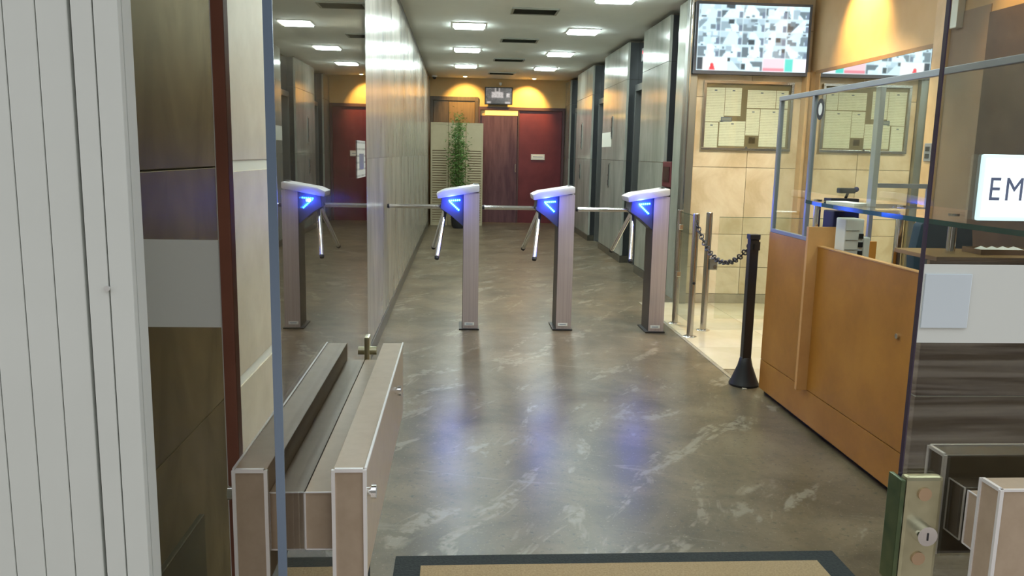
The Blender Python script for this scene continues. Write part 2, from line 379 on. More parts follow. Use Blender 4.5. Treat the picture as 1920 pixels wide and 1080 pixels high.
for i, (a, b, lab) in enumerate(openings):
    w_ = b-a; t = thing('elevator_entrance', lab, 'elevator', (XR+.10, (a+b)/2, 0)); h = w_/2-.008
    zt = 2.2
    MB().box(0, .2, -h, -h+.05, 0, zt).box(0, .2, h-.05, h, 0, zt).box(0, .2, -h+.05, h-.05, zt-.05, zt).build('door_frame', M['steel_dull'], t, bevel=.002)
    for s, n in ((-1, 'door_panel'), (1, 'door_panel')):
        y0, y1 = (-h+.052, -.002) if s < 0 else (.002, h-.052)
        MB().box(.14, .17, y0, y1, .012, zt-.052).build(n, M['elev_door'], t, bevel=.002)
    MB().box(.02, .2, -h+.05, h-.05, 0, .012).build('sill', M['steel'], t)
    tr = MB().box(.03, .06, -h, h, zt+.003, ZC-.05).build('transom_panel', mat('polished steel transom', (.34, .34, .33), .09, 1), t)
    if i == 0: indicator(t, 0, 2.55); bpy.data.objects[-1] if False else None
    MB().box(.0, .03, -h, h, zt-.002, zt+.03).build('transom_rail', M['steel_dull'], t)
# dark niche with red cabinet, steel corner pilaster
struct(MB().box(XR+.13, XR+.15, 7.87, 8.235, 0, ZC-.04).build('trim_2', M['dark_maroon']))
struct(MB().box(2.068, 2.10, 7.50, 7.868, 0, ZC-.03).build('trim_3', M['stone_pier'], bevel=.002))
struct(MB().box(2.028, 2.128, 7.36, 7.46, 0, ZC-.02).build('trim_4', M['steel_dull'], bevel=.004))
struct(MB().box(2.044, 2.060, 7.345, 7.36, 0, ZC-.02).build('trim_5', M['chrome'], bevel=.002))
fc = MB().box(-.05, .09, -.17, .17, 0, .25).build('fire_cabinet', M['maroon'], None, (XR+.035, 8.045, 1.06), bevel=.006)
link_props(fc, 'dark red fire call box in the niche beside the first stone pier', 'box')
MB().box(-.056, -.05, -.12, .12, .05, .2).build('cabinet_face', mat('dark glass face', (.05, .01, .02), .15), fc)
# call slots and paper on piers
for (y, z0, z1, lab) in ((11.15, 1.59, 1.887, 'dark upper call panel slot on the second stone pier'), (11.27, .93, 1.257, 'dark lower call panel slot on the second stone pier'),
                         (13.93, 1.46, 1.897, 'dark upper call panel slot on the third stone pier'), (13.99, .95, 1.22, 'dark lower call panel slot on the third stone pier')):
    o = MB().box(-.010, 0, -.035, .035, 0, z1-z0).build('call_panel', M['steel_dull'], None, (XR, y, z0), bevel=.002)
    link_props(o, lab, 'elevator panel')
    MB().box(-.013, -.010, -.022, .022, .02, z1-z0-.02).build('display_glass', M['black'], o)
    for k in (.25, .5): MB().tube((-.013, 0, (z1-z0)*k), (-.018, 0, (z1-z0)*k), .011, 10).build('button', M['chrome'], o)
o = MB().box(-.002, 0, -.37, .37, 0, .20).build('paper_notice', M['paper'], None, (XR-.0015, 11.53, 1.48)); link_props(o, 'white paper notice taped to the second stone pier', 'notice')

# ------------------------------------------------------------------ reception back wall (television wall)
wb = struct(MB().box(2.128, XM+.2, YT+.02, YT+.15, 0, ZC).build('wall_reception', M['joint_dark']))
zz = [.09, .345, .655, 1.272, 1.90, 2.50, ZC-.003]
xx = [2.13, 2.645, XM]
pieces('stone_tile', wb, M['stone_wall'], [(xx[i], xx[i+1], zz[k], zz[k+1]) for i in range(2) for k in range(6)], 'Y', YT, YT+.02, .004)
struct(MB().box(2.13, XM, YT-.012, YT+.01, .005, .088).build('baseboard_reception', M['base_grey'], bevel=.002))
# right wall of reception with mirror
ws = struct(MB().box(XM, XM+.12, YD-.1, YT+.1, 0, ZC).build('wall_mirror_side', M['paint_warm']))
MB().box(XM-.012, XM, YD+.1, 4.88, 0, 2.25).build('dark_panelling', M['dark_panel'], ws)
MB().box(XM-.006, XM, 4.88, 5.27, 0, 2.3).build('taupe_panel', M['paint_taupe'], ws)
struct(MB().box(XM-.075, XM, 7.30, YT-.001, .1, 2.13).build('trim_6', M['wood_jamb'], bevel=.003))
struct(MB().box(XM-.05, XM, 7.262, 7.298, .1, 2.13).build('trim_7', M['wood_brown'], bevel=.003))
struct(MB().box(XM-.03, XM, 5.27, 5.42, .1, 2.5).build('trim_8', M['wood_jamb'], bevel=.003))
mi = MB().box(-.012, 0, 5.425, 7.26, .10, 2.11).build('wall_mirror', M['mirror'], None, (XM-.001, 0, 0))
link_props(mi, 'tall frameless wall mirror reflecting the notice board and television', 'mirror')
MB().box(-.016, 0, 5.425, 7.26, 2.11, 2.14).build('mirror_top_trim', M['wood_brown'], mi)
struct(MB().box(XM-.05, XM-.001, 5.15, 5.22, 2.2, ZC-.001).build('trim_10', M['pale_frame'], bevel=.003))
# light switch seen at the jamb
o = MB().box(-.008, 0, -.04, .04, -.06, .06).build('wall_switch', M['grey_frame'], None, (XM-.031, 5.345, 1.42), bevel=.002)
link_props(o, 'small grey wall switch on the wooden jamb beside the mirror', 'switch')
for k in (-.025, .022): MB().box(-.012, -.008, -.022, .022, k-.015, k+.015).build('rocker', M['black'], o)

# ------------------------------------------------------------------ front wall above the entrance and side of street
wfr = struct(MB().box(XL-.12, XM+.3, YD-.08, YD+.08, 2.45, ZC+.1).box(1.75, XM+.3, YD-.08, YD+.08, 0, 2.45).box(-1.6, XL-.1, YD-.08, YD+.08, 0, ZC+.1).build('wall_front', M['facade']))

# ------------------------------------------------------------------ ceiling lights, spots, vents
def ceiling_light(x, y, lab, grp=None):
    t = thing('ceiling_light', lab, 'light', (x, y, ZC), 0, grp); a = .165
    MB().box(-a-.02, a+.02, -a-.02, -a, -.012, 0).box(-a-.02, a+.02, a, a+.02, -.012, 0).box(-a-.02, -a, -a, a, -.012, 0).box(a, a+.02, -a, a, -.012, 0).build('frame', M['white'], t)
    MB().box(-a, a, -a, a, -.026, -.001).build('diffuser', M['led_panel'], t)
rowsL = [(9.63, 'nearest square ceiling light of the left row in view'), (11.8, 'middle square ceiling light of the left row'), (13.98, 'last square ceiling light of the left row, before the far wall')]
rowsR = [(7.75, 'square ceiling light cut by the top of the frame, right row'), (9.8, 'second square ceiling light of the right row from the entrance'), (12.0, 'third square ceiling light of the right row'), (14.05, 'last square ceiling light of the right row, before the far wall')]
for y, l in rowsL: ceiling_light(.10, y, l)
for y, l in rowsR: ceiling_light(1.44, y, l)
ceiling_light(.10, 7.5, 'square ceiling light just above the frame, left row, over the turnstiles')
for x, y, l in ((.10, 5.35, 'ceiling light just in front of the left turnstile, above the frame'), (1.44, 5.55, 'ceiling light just in front of the right turnstile, above the frame'), (.10, 3.2, 'ceiling light over the left of the entrance floor, above the frame'), (1.44, 3.3, 'ceiling light over the near end of the desk front, above the frame'), (2.45, 3.0, 'added unseen ceiling light over the seat side of the reception desk')):  # last entry is an unseen light added to brighten the reception
    ceiling_light(x, y, l)
for i, (y, l) in enumerate([(8.58, 'largest grey ceiling vent, nearest the entrance'), (10.74, 'second grey ceiling vent in the line'), (12.95, 'third grey ceiling vent in the line'), (15.1, 'farthest grey ceiling vent before the far wall')]):
    t = thing('ceiling_vent', l, 'vent', (.755, y, ZC)); a = .24
    MB().box(-a, a, -.17, -.145, -.014, 0).box(-a, a, .145, .17, -.014, 0).box(-a, -a+.025, -.145, .145, -.014, 0).box(a-.025, a, -.145, .145, -.014, 0).build('frame', M['vent'], t)
    MB().box(-a+.025, a-.025, -.145, .145, -.003, -.001).build('duct', M['vent_dark'], t)
    sm = MB().add([(-a+.025, -.011, -.013), (a-.025, -.011, -.013), (a-.025, .010, -.004), (-a+.025, .010, -.004)], [(0, 1, 2, 3)]).mesh('slat', M['vent'])
    for k in range(9): place(sm, 'slat', t, (0, -.128+.032*k, 0))
def warm_spot(x, y, lab, target, power, size=1.0, blend=.6, color=(1, .62, .17)):
    t = thing('spotlight', lab, 'light', (x, y, ZC))
    MB().lathe([(.045, 0), (.045, -.02), (.038, -.02)]).build('rim', M['chrome'], t, smooth=True)
    MB().lathe([(.036, -.004), (.036, -.024), (.02, -.032), (.001, -.034)]).build('bulb', M['warm_bulb'], t, smooth=True)
    ld = bpy.data.lights.new('spot_beam', 'SPOT'); ld.energy = power; ld.color = color; ld.spot_size = size; ld.spot_blend = blend; ld.shadow_soft_size = .03
    lo = bpy.data.objects.new('spot_beam', ld); COL.objects.link(lo); lo.parent = t; lo.location = (0, 0, -.05)
    dv = Vector(target)-Vector((x, y, ZC-.05)); lo.rotation_euler = dv.to_track_quat('-Z', 'Y').to_euler()
warm_spot(.10, 15.7, 'small warm ceiling spotlight above the dark door at the corridor end', (.12, 16.25, 2.2), SPOT_POWER*.9, 1.5)
warm_spot(1.41, 15.8, 'small warm ceiling spotlight above the red door at the corridor end', (1.30, 16.25, 2.2), SPOT_POWER*1.2, 1.5)
warm_spot(2.80, 6.45, 'warm ceiling spotlight in the reception washing the wall above the mirror', (3.18, 6.45, 2.45), SPOT_POWER*.8, 1.6)
warm_spot(2.80, 4.5, 'warm ceiling spotlight over the dark panelling behind the desk', (3.18, 4.4, 2.2), SPOT_POWER*.5, 1.6)
warm_spot(2.45, 5.6, 'warm ceiling spotlight lighting the cream floor behind the desk', (2.4, 6.6, 0), SPOT_POWER*1.6, 2.0, color=(1, .80, .50))
# small dome camera by the left corner
t = thing('dome_camera', 'small dark dome camera on the ceiling in the far left corner', 'camera', (-.48, 15.9, ZC))
MB().lathe([(.05, 0), (.05, -.025), (.04, -.03)]).build('base', M['white'], t, smooth=True)
MB().lathe([(.038, -.03), (.034, -.05), (.018, -.066), (.001, -.07)]).build('dome', M['black'], t, smooth=True)

# ------------------------------------------------------------------ television screens
def screen_mesh(name, w_, h_, nx, ny, fn, strength, rough=.2):
    """grid of vertex-coloured cells forming the picture on a screen, in the XZ plane facing -Y"""
    vs = []; fs = []; cols = []
    pic = [[fn((i+.5)/nx, (j+.5)/ny) for i in range(nx)] for j in range(ny)]
    def soft(i, j):
        ws = [(pic[b][a], 7 if (a, b) == (i, j) else 1) for a in (i-1, i, i+1) for b in (j-1, j, j+1) if 0 <= a < nx and 0 <= b < ny]
        return tuple(sum(c[k]*q for c, q in ws)/sum(q for c, q in ws) for k in range(3))
    for j in range(ny):
        for i in range(nx):
            n = len(vs); x0, x1 = -w_/2+w_*i/nx, -w_/2+w_*(i+1)/nx; z0, z1 = -h_/2+h_*j/ny, -h_/2+h_*(j+1)/ny
            vs += [(x0, 0, z0), (x1, 0, z0), (x1, 0, z1), (x0, 0, z1)]; fs.append((n, n+1, n+2, n+3)); cols.append(soft(i, j))
    me = bpy.data.meshes.new(name); me.from_pydata(vs, [], fs)
    ca = me.color_attributes.new('picture', 'FLOAT_COLOR', 'CORNER')
    for p, c in zip(me.polygons, cols):
        for li in p.loop_indices: ca.data[li].color = (*c, 1)
    m = mat(name, (.02, .02, .02), rough); b = m.node_tree.nodes['Principled BSDF']
    at = nd(m, 'ShaderNodeVertexColor'); at.layer_name = 'picture'
    lk(m, at.outputs['Color'], b.inputs['Emission Color']); b.inputs['Emission Strength'].default_value = strength
    me.materials.append(m); return me
rs = random.Random(11)
feeds = {}
def feed(cx, cy):
    if (cx, cy) not in feeds:
        f = dict(bg=(rs.uniform(.16, .55), ), sky=rs.uniform(.9, 1.3), a=rs.uniform(.25, .75), sl=rs.uniform(-.6, .6), hz=rs.uniform(.3, .6), w=rs.uniform(.18, .4),
                 blobs=[(rs.random(), rs.random(), rs.uniform(.05, .16), rs.choice([.10, .28, 1.1, 1.2, .6])) for _ in range(5)])
        feeds[(cx, cy)] = f
    return feeds[(cx, cy)]
def cctv(u, v):
    gx, gy = u*5, v*5; cx, cy = int(gx), int(gy); fu, fv = gx-cx, gy-cy; f = feed(cx, cy)
    if fu < .04 or fv < .05: return (.62, .80, .88)
    if fu > .85 and fv < .5 and cy > 0: return (.16, .22, .30)
    L = f['bg'][0]
    if abs(fu-f['a']-(fv-.5)*f['sl']) < f['w']*(1.4-fv): L = f['sky']
    if fv > f['hz']+.25: L = max(L, f['sky']*.75)
    for (bx, by, r, val) in f['blobs']:
        if abs(fu-bx) < r and abs(fv-by) < r*1.5: L = val
    c = (L*.60, L*.84, L*.98)
    L += rs.uniform(-.04, .04)
    if cy == 0 and cx == 0: c = (1.0, 1.05, 1.05) if fu > .3 else (.05, .07, .09)
    if cy == 0 and cx == 0 and abs(fu-.72) < .16*(1.0-fv*1.1) and fv < .62: c = (.85, .06, .08)
    if cy == 0 and cx == 1 and fu < .4: c = (1.0, 1.05, 1.05)
    if cy == 0 and cx == 3: c = (.95, .62, .70) if fv > .3 else (.8, .28, .35)
    if cy == 0 and cx == 4: c = (.10, .66, .58) if fu < .4 else (.85, .78, .9)
    return c
t = thing('wall_television', 'large wall television showing a mosaic of security camera feeds', 'television', (2.59, YT-.10, 2.405))
W, Hh = 1.0, .565
MB().box(-W/2-.022, W/2+.022, .003, .06, -Hh/2-.03, Hh/2+.022).build('casing', M['black'], t, bevel=.004)
MB().box(-W/2-.022, W/2+.022, -.006, .003, -Hh/2-.03, -Hh/2).box(-W/2-.022, W/2+.022, -.006, .003, Hh/2, Hh/2+.022).box(-W/2-.022, -W/2, -.006, .003, -Hh/2, Hh/2).box(W/2, W/2+.022, -.006, .003, -Hh/2, Hh/2).build('bezel', mat('slate grey bezel', (.10, .12, .17), .35), t)
place(screen_mesh('screen', W, Hh, 150, 84, cctv, 1.0), 'screen', t)
MB().box(-.12, .12, .06, .10, -.1, .1).build('wall_bracket', M['black_metal'], t)
def lobby(u, v):
    L = .04 + .10*rs.random()
    if abs(u-.45) < .10 and v > .45: L = .35 if abs(u-.45) > .05 or v < .8 else .05
    if abs(u-.45) < .22 and abs(v-.55) < .18: L = .25+.35*rs.random()
    if v < .2: L = .05+.03*rs.random()
    if .05 < u < .2 and v < .12 or .75 < u < .95 and v < .12: L = .4
    if .8 < u < .93 and .4 < v < .65: L = .55*rs.random()+.2
    return (L*1.05, L*.95, L*.9)
t = thing('small_television', 'small television with a dim picture above the doors at the corridor end', 'television', (.755, YF-.13, 2.465))
W, Hh = .50, .29
MB().box(-W/2-.02, W/2+.02, .002, .05, -Hh/2-.02, Hh/2+.02).build('casing', M['black'], t, bevel=.003)
place(screen_mesh('screen_small', W, Hh, 40, 24, lobby, .9), 'screen', t)
MB().tube((0, .05, 0), (0, .12, 0), .03, 10).build('wall_bracket', M['black_metal'], t)
t = MB().lathe([(.03, 0), (.03, -.03), (.02, -.05), (.001, -.055)]).build('emergency_lamp', M['white'], None, (.79, YF-.06, 2.72), smooth=True)
link_props(t, 'tiny pale lamp on the far wall just above the small television', 'light')

# ------------------------------------------------------------------ notice board
t = thing('notice_board', 'aluminium framed glazed notice board full of papers under the television', 'notice board', (2.615, YT, 1.735))
W, Hh = .835, .62
MB().box(-W/2, W/2, -.03, 0, -Hh/2, -Hh/2+.025).box(-W/2, W/2, -.03, 0, Hh/2-.025, Hh/2).box(-W/2, -W/2+.025, -.03, 0, -Hh/2+.025, Hh/2-.025).box(W/2-.025, W/2, -.03, 0, -Hh/2+.025, Hh/2-.025).build('frame', M['steel'], t, bevel=.002)
MB().box(-W/2+.02, W/2-.02, -.006, 0, -Hh/2+.02, Hh/2-.02).build('backing', M['board'], t)
MB().box(-W/2+.024, W/2-.024, -.026, -.023, -Hh/2+.024, Hh/2-.024).build('glazing', M['glass'], t)
MB().tube((0, -.03, -.285), (0, -.04, -.285), .012, 12).build('lock', M['chrome'], t)
papers = [(-.385, .175, -.2, .25, 'tall printed page at the upper left of the notice board'), (-.205, -.07, -.0, .25, 'printed page left of the centre gap in the notice board'),
          (-.01, .24, .07, .235, 'large printed page with a frame at the upper right of the notice board'), (-.385, -.26, -.285, -.06, 'small printed page in the lower left corner of the notice board'),
          (-.375, -.24, -.065, -.005, 'narrow card above the lower left page of the notice board'),
          (-.245, .02, -.27, -.10, 'printed page at the lower middle of the notice board'), (-.06, .30, -.27, .065, 'broad white page at the lower right of the notice board'),
          (-.08, .26, -.02, .0, '')]
papers = [(-.385, -.215, -.055, .25, papers[0][4]), (-.21, -.06, .0, .25, papers[1][4]), (-.005, .26, .075, .235, papers[2][4]), (-.385, -.262, -.285, -.06, papers[3][4]),
          (-.25, -.01, -.27, -.045, papers[5][4]), (-.005, .12, -.17, .065, 'white page left of the lower right corner of the notice board'), (.125, .375, -.27, .068, papers[6][4]), (.265, .375, .075, .235, 'narrow printed page in the upper right corner of the notice board')]
for (x0, x1, z0, z1, lab) in papers:
    o = MB().box(-(x1-x0)/2, (x1-x0)/2, -.001, 0, -(z1-z0)/2, (z1-z0)/2).build('pinned_paper', M['print'], None, (2.615+(x0+x1)/2, YT-.0065, 1.735+(z0+z1)/2))
    link_props(o, lab, 'paper', 'papers inside the notice board')
    MB().box(-.012, .012, -.0016, -.001, (z1-z0)/2-.03, (z1-z0)/2-.02).build('heading', M['letter'], o)
o = MB().box(-.037, .037, -.002, 0, -.035, .035).build('photo_card', M['board'], None, (2.615+.06, YT-.0076, 1.735-.215)); link_props(o, 'small dark square card at the bottom centre of the notice board', 'card')
MB().box(-.030, .030, -.003, -.002, -.028, .028).build('card_face', M['brown_door'], o)
o = MB().box(-.05, .05, -.002, 0, -.02, .02).build('photo_card', M['letter'], None, (2.615-.19, YT-.0076, 1.735-.03)); link_props(o, 'small dark blue strip card left of centre in the notice board', 'card')
MB().box(-.042, .042, -.003, -.002, -.013, .013).build('card_face', M['grey_frame'], o)

# ------------------------------------------------------------------ turnstiles
def turnstile(loc, label):
    t = thing('turnstile', label, 'turnstile', loc)      # origin at the middle of the column base
    MB().box(-.058, .058, -.12, -.118, .012, 1.055).build('front_plate', M['steel_pink'], t)
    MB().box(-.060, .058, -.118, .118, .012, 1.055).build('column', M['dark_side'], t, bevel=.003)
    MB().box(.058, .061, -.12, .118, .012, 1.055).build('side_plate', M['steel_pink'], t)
    MB().box(-.085, .070, -.14, .14, 0, .012).build('base_plate', M['black_metal'], t, bevel=.002)
    st_ = MB().box(-.043, .032, -.1225, -.12, .035, .058).build('sticker', M['white'], t); MB().box(-.03, .02, -.123, -.1225, .044, .049).build('print_line', M['letter'], st_)
    # head that carries the mechanism, sloping down to the left
    MB().prism([(-.060, .80), (-.060, 1.05), (-.225, 1.015), (-.235, .935), (-.16, .885)], 'Y', -.10, .10).build('head', M['head'], t, bevel=.004)
    # sloping cap
    cap = MB().prism([(-.255, 1.010), (.060, 1.066), (.060, 1.114), (.045, 1.118), (-.21, 1.076), (-.265, 1.050)], 'Y', -.128, .128)
    cap.build('cap', M['alu'], t, bevel=.008, smooth=True)
    MB().box(.012, .055, -.05, .05, 1.1195, 1.123).build('card_reader', M['black'], t)
    ln = MB()
    for k in range(6): ln.ball((-.115-.0152*(4-k)+.01, -.104, 1.0-.001*(5-k)), .0062, 6)
    led = ln.build('led_arrow', M['led_blue'], t, smooth=True)
    ln2 = MB()
    for k in range(7): ln2.ball((-.168+.0105*k+.008, -.104, .985-.0098*k), .0062, 6)
    ln2.build('led_arrow', M['led_blue'], t, smooth=True)
    # hub and three arms on a tilted axis
    hub = Vector((-.195, 0, .942)); ax = Vector((-.7071, 0, -.7071))
    MB().tube(hub-ax*.06, hub+ax*.035, .05, 20, .04).build('hub', M['black'], t, smooth=True)
    for dvec, L in ((Vector((-1, 0, 0)), .43), (Vector((-.13, -.60, -.79)), .45), (Vector((-.22, .612, -.76)), .45)):
        am = MB().tube(hub+dvec*.02, hub+dvec*L, .0165, 14).build('arm', M['chrome'], t, smooth=True)
        MB().tube(hub+dvec*L, hub+dvec*(L+.018), .0185, 14, .016).build('end_cap', M['black'], am, smooth=True)
    ld = bpy.data.lights.new('led_glow', 'POINT'); ld.energy = 2.2; ld.color = (.05, .08, 1.0); ld.shadow_soft_size = .012; ld.specular_factor = .12
    lo = bpy.data.objects.new('led_glow', ld); COL.objects.link(lo); lo.parent = t; lo.location = (-.15, -.165, .985)
    return t
turnstile((.096, 6.29, 0), 'left turnstile, its arm reaching to the polished stone wall')
turnstile((.824, 6.29, 0), 'middle turnstile of the three across the corridor')
turnstile((1.540, 6.22, 0), 'right turnstile, beside the steel posts and the stone piers')

# ------------------------------------------------------------------ steel posts, glass barrier, chain, stanchion
def steel_post(x, y, h, lab):
    t = thing('steel_post', lab, 'post', (x, y, 0))
    MB().lathe([(.052, 0), (.052, .006), (.04, .012), (.026, .014)]).build('flange', M['chrome'], t, smooth=True)
    MB().lathe([(.0245, .012), (.0245, h-.003), (.022, h)]).build('tube', M['steel'], t, smooth=True)
    return t
pa = steel_post(1.785, 6.45, .937, 'steel post nearest the right turnstile, holding the low glass panel')
pb = steel_post(1.770, 5.955, .943, 'front steel post with the black chain hooked on')
pc = steel_post(1.944, 6.19, .938, 'steel post with a lock box, behind the chained post')
for z in (.80, .42): MB().box(-.018, .018, -.045, -.02, z-.022, z+.022).build('clamp', M['chrome'], pa, bevel=.004)
MB().box(.012, .075, -.035, .02, .49, .58).build('lock_box', M['steel_dull'], pc, bevel=.006)
MB().tube((.05, -.035, .52), (.05, -.05, .52), .014, 12).build('lock_cylinder', M['chrome'], pc)
MB().tube((0, -.02, .42), (0, -.035, .42), .01, 8).build('bolt', M['black'], pb)
MB().torus((0, -.03, .875), (1, 0, 0), .018, .004).build('hook', M['black_metal'], pb)
g = MB().box(-.004, .004, 5.99, 6.41, .10, .92).build('glass_barrier', M['glass'], None, (1.778, 0, 0)); link_props(g, 'low clear glass panel between the two nearest steel posts', 'glass panel')
MB().box(-.0042, .0042, 5.99, 6.41, .92, .924).build('panel_edge', M['glass_edge'], g)
g = MB().box(2.025, 3.12, -.004, .004, .10, .90).build('glass_gate', M['glass'], None, (0, 6.19, 0)); link_props(g, 'clear low glass gate from the lock post to the mirror wall', 'gate')
MB().box(2.025, 3.12, -.0045, .0045, .90, .904).build('gate_edge', M['glass_edge'], g)
# stanchion
t = thing('stanchion', 'black stanchion with a cone foot beside the reception desk', 'stanchion', (1.735, 4.66, 0))
MB().lathe([(.088, 0), (.09, .012), (.078, .035), (.045, .12), (.034, .168), (.030, .172)], n=28).build('cone_base', M['black'], t, smooth=True)
MB().box(-.026, .026, -.026, .026, .165, .885).build('pole', M['black_metal'], t, bevel=.003)
MB().box(-.031, .031, -.031, .031, .885, .915).build('pole_cap', M['black'], t, bevel=.004)
MB().box(-.006, .006, -.04, .04, .828, .858).box(.026, .04, -.008, .008, .82, .87).build('hook', M['black_metal'], t)
# chain
A0, B0 = Vector((1.770, 5.915, .855)), Vector((1.733, 4.71, .836))
ch = thing('barrier_chain', 'black plastic chain hanging between the steel post and the stanchion', 'chain', A0)
Lk = .062; N = 1
def cat_pt(s_): p = A0.lerp(B0, s_); p.z -= 4*.175*s_*(1-s_); return p
tot = sum((cat_pt((k+1)/200)-cat_pt(k/200)).length for k in range(200)); nl = int(tot/(Lk*.72))
lm = MB().torus((0, 0, 0), (0, 0, 1), .0165, .0048, 16, 6, ((1, 0, 0), 1.65)).mesh('link', M['black'], smooth=True)
for k in range(nl+1):
    s_ = k/nl; p = cat_pt(s_); tg = (cat_pt(min(s_+.01, 1))-cat_pt(max(s_-.01, 0))).normalized()
    o = place(lm, 'link', ch, p-A0); q = tg.to_track_quat('X', 'Z'); o.rotation_mode = 'QUATERNION'
    from mathutils import Quaternion
    o.rotation_quaternion = q @ Quaternion((1, 0, 0), (PI/4 if k % 2 else -PI/4))

# ------------------------------------------------------------------ reception desk
desk = thing('reception_desk', 'long orange wood reception desk with a plinth on the right', 'desk', (XD, 2.2, 0))
def dk(y): return y-2.2
MB().box(.03, .06, dk(2.96), dk(4.50), 0, .03).build('toe_kick', M['black'], desk)
MB().box(-.003, .03, dk(2.96), dk(4.505), .03, .200).build('plinth', M['wood'], desk, bevel=.002)
MB().box(-.003, .022, dk(3.90), dk(4.505), .204, .945).build('front_panel', M['wood'], desk, bevel=.002)
MB().box(-.003, .022, dk(2.96), dk(3.872), .204, .930).build('front_panel', M['wood'], desk, bevel=.002)
MB().box(-.055, .09, dk(3.874), dk(3.898), .2, 1.028).build('divider_fin', M['wood_edge'], desk, bevel=.0015)
MB().box(-.005, .024, dk(2.96), dk(3.872), .931, .936).build('edge_band', M['wood_edge'], desk)
MB().box(.0225, .62, dk(4.48), dk(4.505), .03, .90).build('end_panel', M['wood'], desk, bevel=.002)
MB().box(.0225, .62, dk(2.96), dk(4.478), .72, .75).build('worktop', M['wood_brown'], desk, bevel=.002)
MB().box(.60, .62, dk(3.0), dk(4.478), .03, .718).build('back_panel', M['wood_brown'], desk)
MB().tube((-.003, dk(3.08), .66), (-.012, dk(3.08), .66), .011, 14).build('screw_cover', M['chrome'], desk)
M['striped'] = noisy('streaked brown grey stone', (.16, .11, .085), (.36, .29, .24), 1.4, 7, .28, (.5, 1, 7), dist=.9)
MB().box(0, 1.385, dk(2.925), dk(2.958), 0, .455).build('stone_panel', M['striped'], desk, bevel=.002)
MB().box(0, 1.385, dk(2.925), dk(2.958), .460, .925).build('stone_panel', M['striped'], desk, bevel=.002)
MB().box(0, 1.385, dk(2.921), dk(2.958), .4555, .4595).build('joint_strip', M['pale_frame'], desk)
MB().box(.024, 1.385, dk(2.92), dk(3.22), .985, 1.002).build('ledge', M['wood_brown'], desk, bevel=.002)
MB().box(.024, 1.385, dk(2.96), dk(2.98), .925, .984).build('ledge_support', M['wood_brown'], desk)
# glazing on desk
gl = thing('desk_glass_screen', 'grey framed glass screen standing on the far end of the reception desk', 'glass screen', (XD, 2.2, 0))
for (y, z0, z1, mm_) in ((4.49, .9455, 1.67, 'grey_frame'), (4.06, .96, 1.67, 'grey_frame')):
    MB().box(-.002, .020, dk(y)-.012, dk(y)+.012, z0, z1).build('upright', M[mm_], gl, bevel=.002)
MB().box(.03, .055, dk(3.46), dk(3.50), 1.154, 1.669).build('pale_upright', M['pale_frame'], gl, bevel=.002)
MB().box(-.004, .022, dk(2.2), dk(4.502), 1.67, 1.695).build('top_rail', M['grey_frame'], gl, bevel=.002)
MB().box(-.004, .022, dk(3.901), dk(4.477), .9455, .966).build('bottom_rail', M['grey_frame'], gl, bevel=.002)
MB().box(.006, .011, dk(4.073), dk(4.477), .967, 1.668).build('pane', M['glass'], gl)
MB().box(.006, .011, dk(2.2), dk(4.047), 1.19, 1.668).build('pane', M['glass'], gl)
sk = MB().torus((0, 0, 0), (1, 0, 0), .032, .0, 28, 4).v and None
ring = MB()
n = 28
for k in range(n):
    t0, t1 = 2*PI*k/n, 2*PI*(k+1)/n
    ring.add([(0, .042*math.cos(t0), .052*math.sin(t0)), (0, .042*math.cos(t1), .052*math.sin(t1)), (0, .022*math.cos(t1), .030*math.sin(t1)), (0, .022*math.cos(t0), .030*math.sin(t0))], [(0, 1, 2, 3)])
o = ring.build('ring_sticker', M['black'], None, (XD+.004, 3.985, 1.60)); link_props(o, 'round black ring sticker on the desk glass screen', 'sticker')
dc = MB()
for k in range(n):
    t0, t1 = 2*PI*k/n, 2*PI*(k+1)/n
    dc.add([(0, 0, 0), (0, .0215*math.cos(t0), .0295*math.sin(t0)), (0, .0215*math.cos(t1), .0295*math.sin(t1))], [(0, 1, 2)])
dc.build('sticker_centre', M['white'], o)
# glass shelf
sh = thing('glass_shelf', 'curved green edged glass shelf on steel standoffs above the reception desk', 'shelf', (XD, 2.2, 1.135))
pts = []
for k in range(13):
    s_ = k/12; y = dk(2.2)+s_*(dk(4.05)); pts.append((-.05-.045*math.sin(PI*min(1, s_*1.0))**.8 + .045*s_**6, y))
outer = pts; inner = [(.30, outer[-1][1]), (.30, outer[0][1])]
MB().prism(outer+inner, 'Z', 0, .018).build('glass_top', M['glass'], sh)
eg = MB()
for (p, q) in zip(outer[:-1], outer[1:]): eg.add([(p[0]-.0008, p[1], 0), (q[0]-.0008, q[1], 0), (q[0]-.0008, q[1], .018), (p[0]-.0008, p[1], .018)], [(0, 1, 2, 3)])
p = outer[-1]; eg.add([(p[0], p[1]+.001, 0), (.30, p[1]+.001, 0), (.30, p[1]+.001, .018), (p[0], p[1]+.001, .018)], [(0, 1, 2, 3)])
p = outer[0]; eg.add([(p[0], p[1]-.001, 0), (.30, p[1]-.001, 0), (.30, p[1]-.001, .018), (p[0], p[1]-.001, .018)], [(0, 1, 2, 3)])
eg.build('glass_edge', M['glass_edge'], sh)
for (x, y, z0) in ((.03, 3.985, -.384), (.22, 3.55, -.384), (.150, 3.04, -.132)):
    so = MB().tube((x, dk(y), z0), (x, dk(y), -.001), .017, 16).build('standoff', M['chrome'], sh, smooth=True)
    MB().tube((x, dk(y), .018), (x, dk(y), .023), .02, 16).build('standoff_cap', M['chrome'], so)
